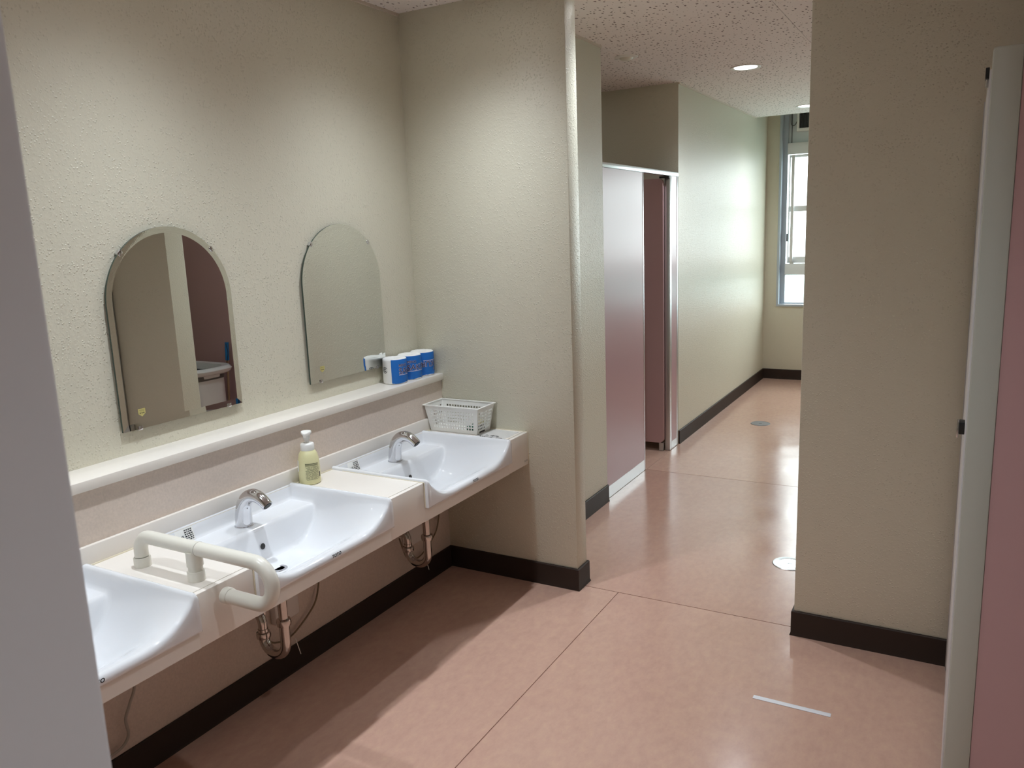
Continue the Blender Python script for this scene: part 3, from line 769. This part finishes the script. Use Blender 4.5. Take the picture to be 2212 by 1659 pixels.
box('latch_lever', 2.2900, 2.2945, py0+.062, py0+.092, 1.066, 1.107, CHROME, lk, .001)
hg = box('hinge', 2.2995, 2.3075, py0+.055, py0+.09, 1.93, 1.955, BLACK, rd, .001)
tube('hinge_pin', [(2.304, py0+.07, 1.912), (2.304, py0+.07, 1.955)], .003, CHROME, hg, 8)

# ------------------------------------------------------------------ grey-white entrance door edge at the left foreground
ed = thing('entrance_door', 'pale grey door edge looming blurred in the left foreground', 'door')
ex, ey = 1.745, .318
box('leaf', ex-.04, ex, ey-.85, ey, .008, 2.3, DOORW, ed, .004)
box('kick_plate', ex, ex+.0015, ey-.83, ey-.02, .02, .22, ALU, ed)

# ------------------------------------------------------------------ floor fittings
def drain(x, y, r, label, disc, rw=.022):
    t = thing('floor_drain', label, 'floor drain')
    lathe('rim', [(r-rw, .0015), (r-rw*.8, .003), (r-.003, .003), (r, 0), (r-rw, 0)], ALU if rw > .01 else disc, t, 40, (x, y, .0003))
    lathe('cover', [(0, .0025), (r-rw-.001, .0025), (r-rw, .0012), (r-rw, 0)], disc, t, 40, (x, y, .0003))
    box('slot', x-.012, x+.012, y-.003, y+.003, .0025, .0032, DARK, t)
drain(.888, 6.535, .078, 'round dull metal floor drain cover far along the passage', mat('dull steel', (.20, .19, .19), .45, .8), .006)
drain(1.628, 3.785, .080, 'round bright chrome floor drain cover beside the right wall', mat('bright steel', (.85, .87, .9), .12, 1), .028)
stp = box('tape_strip', 1.728, 1.982, 2.579, 2.600, .0002, .0018, mat('white tape', srgb(224, 224, 228), .5), None, .0006)
tag(stp, 'short white plastic strip stuck on the pink floor', 'strip')

# ------------------------------------------------------------------ things seen only in the near mirror
mp_ = thing('cubicle_partition', 'dark rose partition panel seen reflected in the near mirror', 'partition')
box('panel', 2.45, XE, 4.50, 4.535, .06, 2.0, PINKD, mp_); box('kick_plate', 2.45, XE, 4.498, 4.537, 0, .06, ALU, mp_); box('edge_post', 2.42, 2.45, 4.495, 4.54, 0, 2.0, ALU, mp_)
sk = thing('service_sink', 'white service sink with grey band reflected in the near mirror', 'sink')
def ring(cx, cy, hx, hy, z, n=40, p=3.5):
    return [(cx+hx*math.copysign(abs(math.cos(2*PI*j/n))**(2/p), math.cos(2*PI*j/n)), cy+hy*math.copysign(abs(math.sin(2*PI*j/n))**(2/p), math.sin(2*PI*j/n)), z) for j in range(n)]
def loft(name, rings, m, parent, ang=50):
    n = len(rings[0]); v = [p for r in rings for p in r]; f = []
    for i in range(len(rings)-1):
        for j in range(n): f.append((i*n+j, i*n+(j+1) % n, (i+1)*n+(j+1) % n, (i+1)*n+j))
    f += [tuple(range(n)), tuple((len(rings)-1)*n+j for j in range(n))]
    return pyd(name, v, f, m, parent, ang=ang)
sx, sy = 3.04, 4.15
loft('pedestal', [ring(sx, sy, .26, .19, .0), ring(sx, sy, .26, .19, .60)], PORC, sk)
loft('band', [ring(sx, sy, .265, .195, .585), ring(sx, sy, .265, .195, .63)], GREYM, sk)
loft('bowl_rim', [ring(sx-.03, sy, .29, .20, .63), ring(sx-.03, sy, .31, .21, .645), ring(sx-.03, sy, .32, .215, .665), ring(sx-.03, sy, .30, .20, .685), ring(sx-.02, sy, .25, .16, .68), ring(sx-.03, sy, .24, .14, .60)], PORC, sk)
br = thing('broom', 'broom with blue grip leaning on the rose panel, reflected in the mirror', 'broom')
bx_, by_ = 2.935, 4.46
tube('stick', [(bx_, by_-.06, .10), (bx_, by_, .80)], .010, WOODH, br, 12)
tube('grip', [(bx_, by_-.012, .685), (bx_, by_, .83)], .016, BLUEH, br, 14)
tube('ferrule', [(bx_, by_-.06, .08), (bx_, by_-.052, .30)], .014, BLUEH, br, 14)
loft('head', [ring(bx_, by_-.065, .13, .03, .0), ring(bx_, by_-.065, .12, .025, .06), ring(bx_, by_-.062, .03, .02, .09)], BLUEH, br)
tube('hanging_loop', smoothpath([(bx_-.012, by_-.02, .82), (bx_-.03, by_-.025, .75), (bx_-.012, by_-.03, .66), (bx_, by_-.03, .60)]), .0025, BLACK, br, 6)

# sampling aid for daylight through the window opening
pl = bpy.data.lights.new('window_portal', 'AREA'); pl.shape = 'RECTANGLE'; pl.size = WX1-WX0; pl.size_y = WZ1-WZ0; pl.cycles.is_portal = True
po = bpy.data.objects.new('window_portal', pl); COL.objects.link(po); po.location = ((WX0+WX1)/2, Y3+.16, (WZ0+WZ1)/2); po.rotation_euler = (-PI/2, 0, 0)
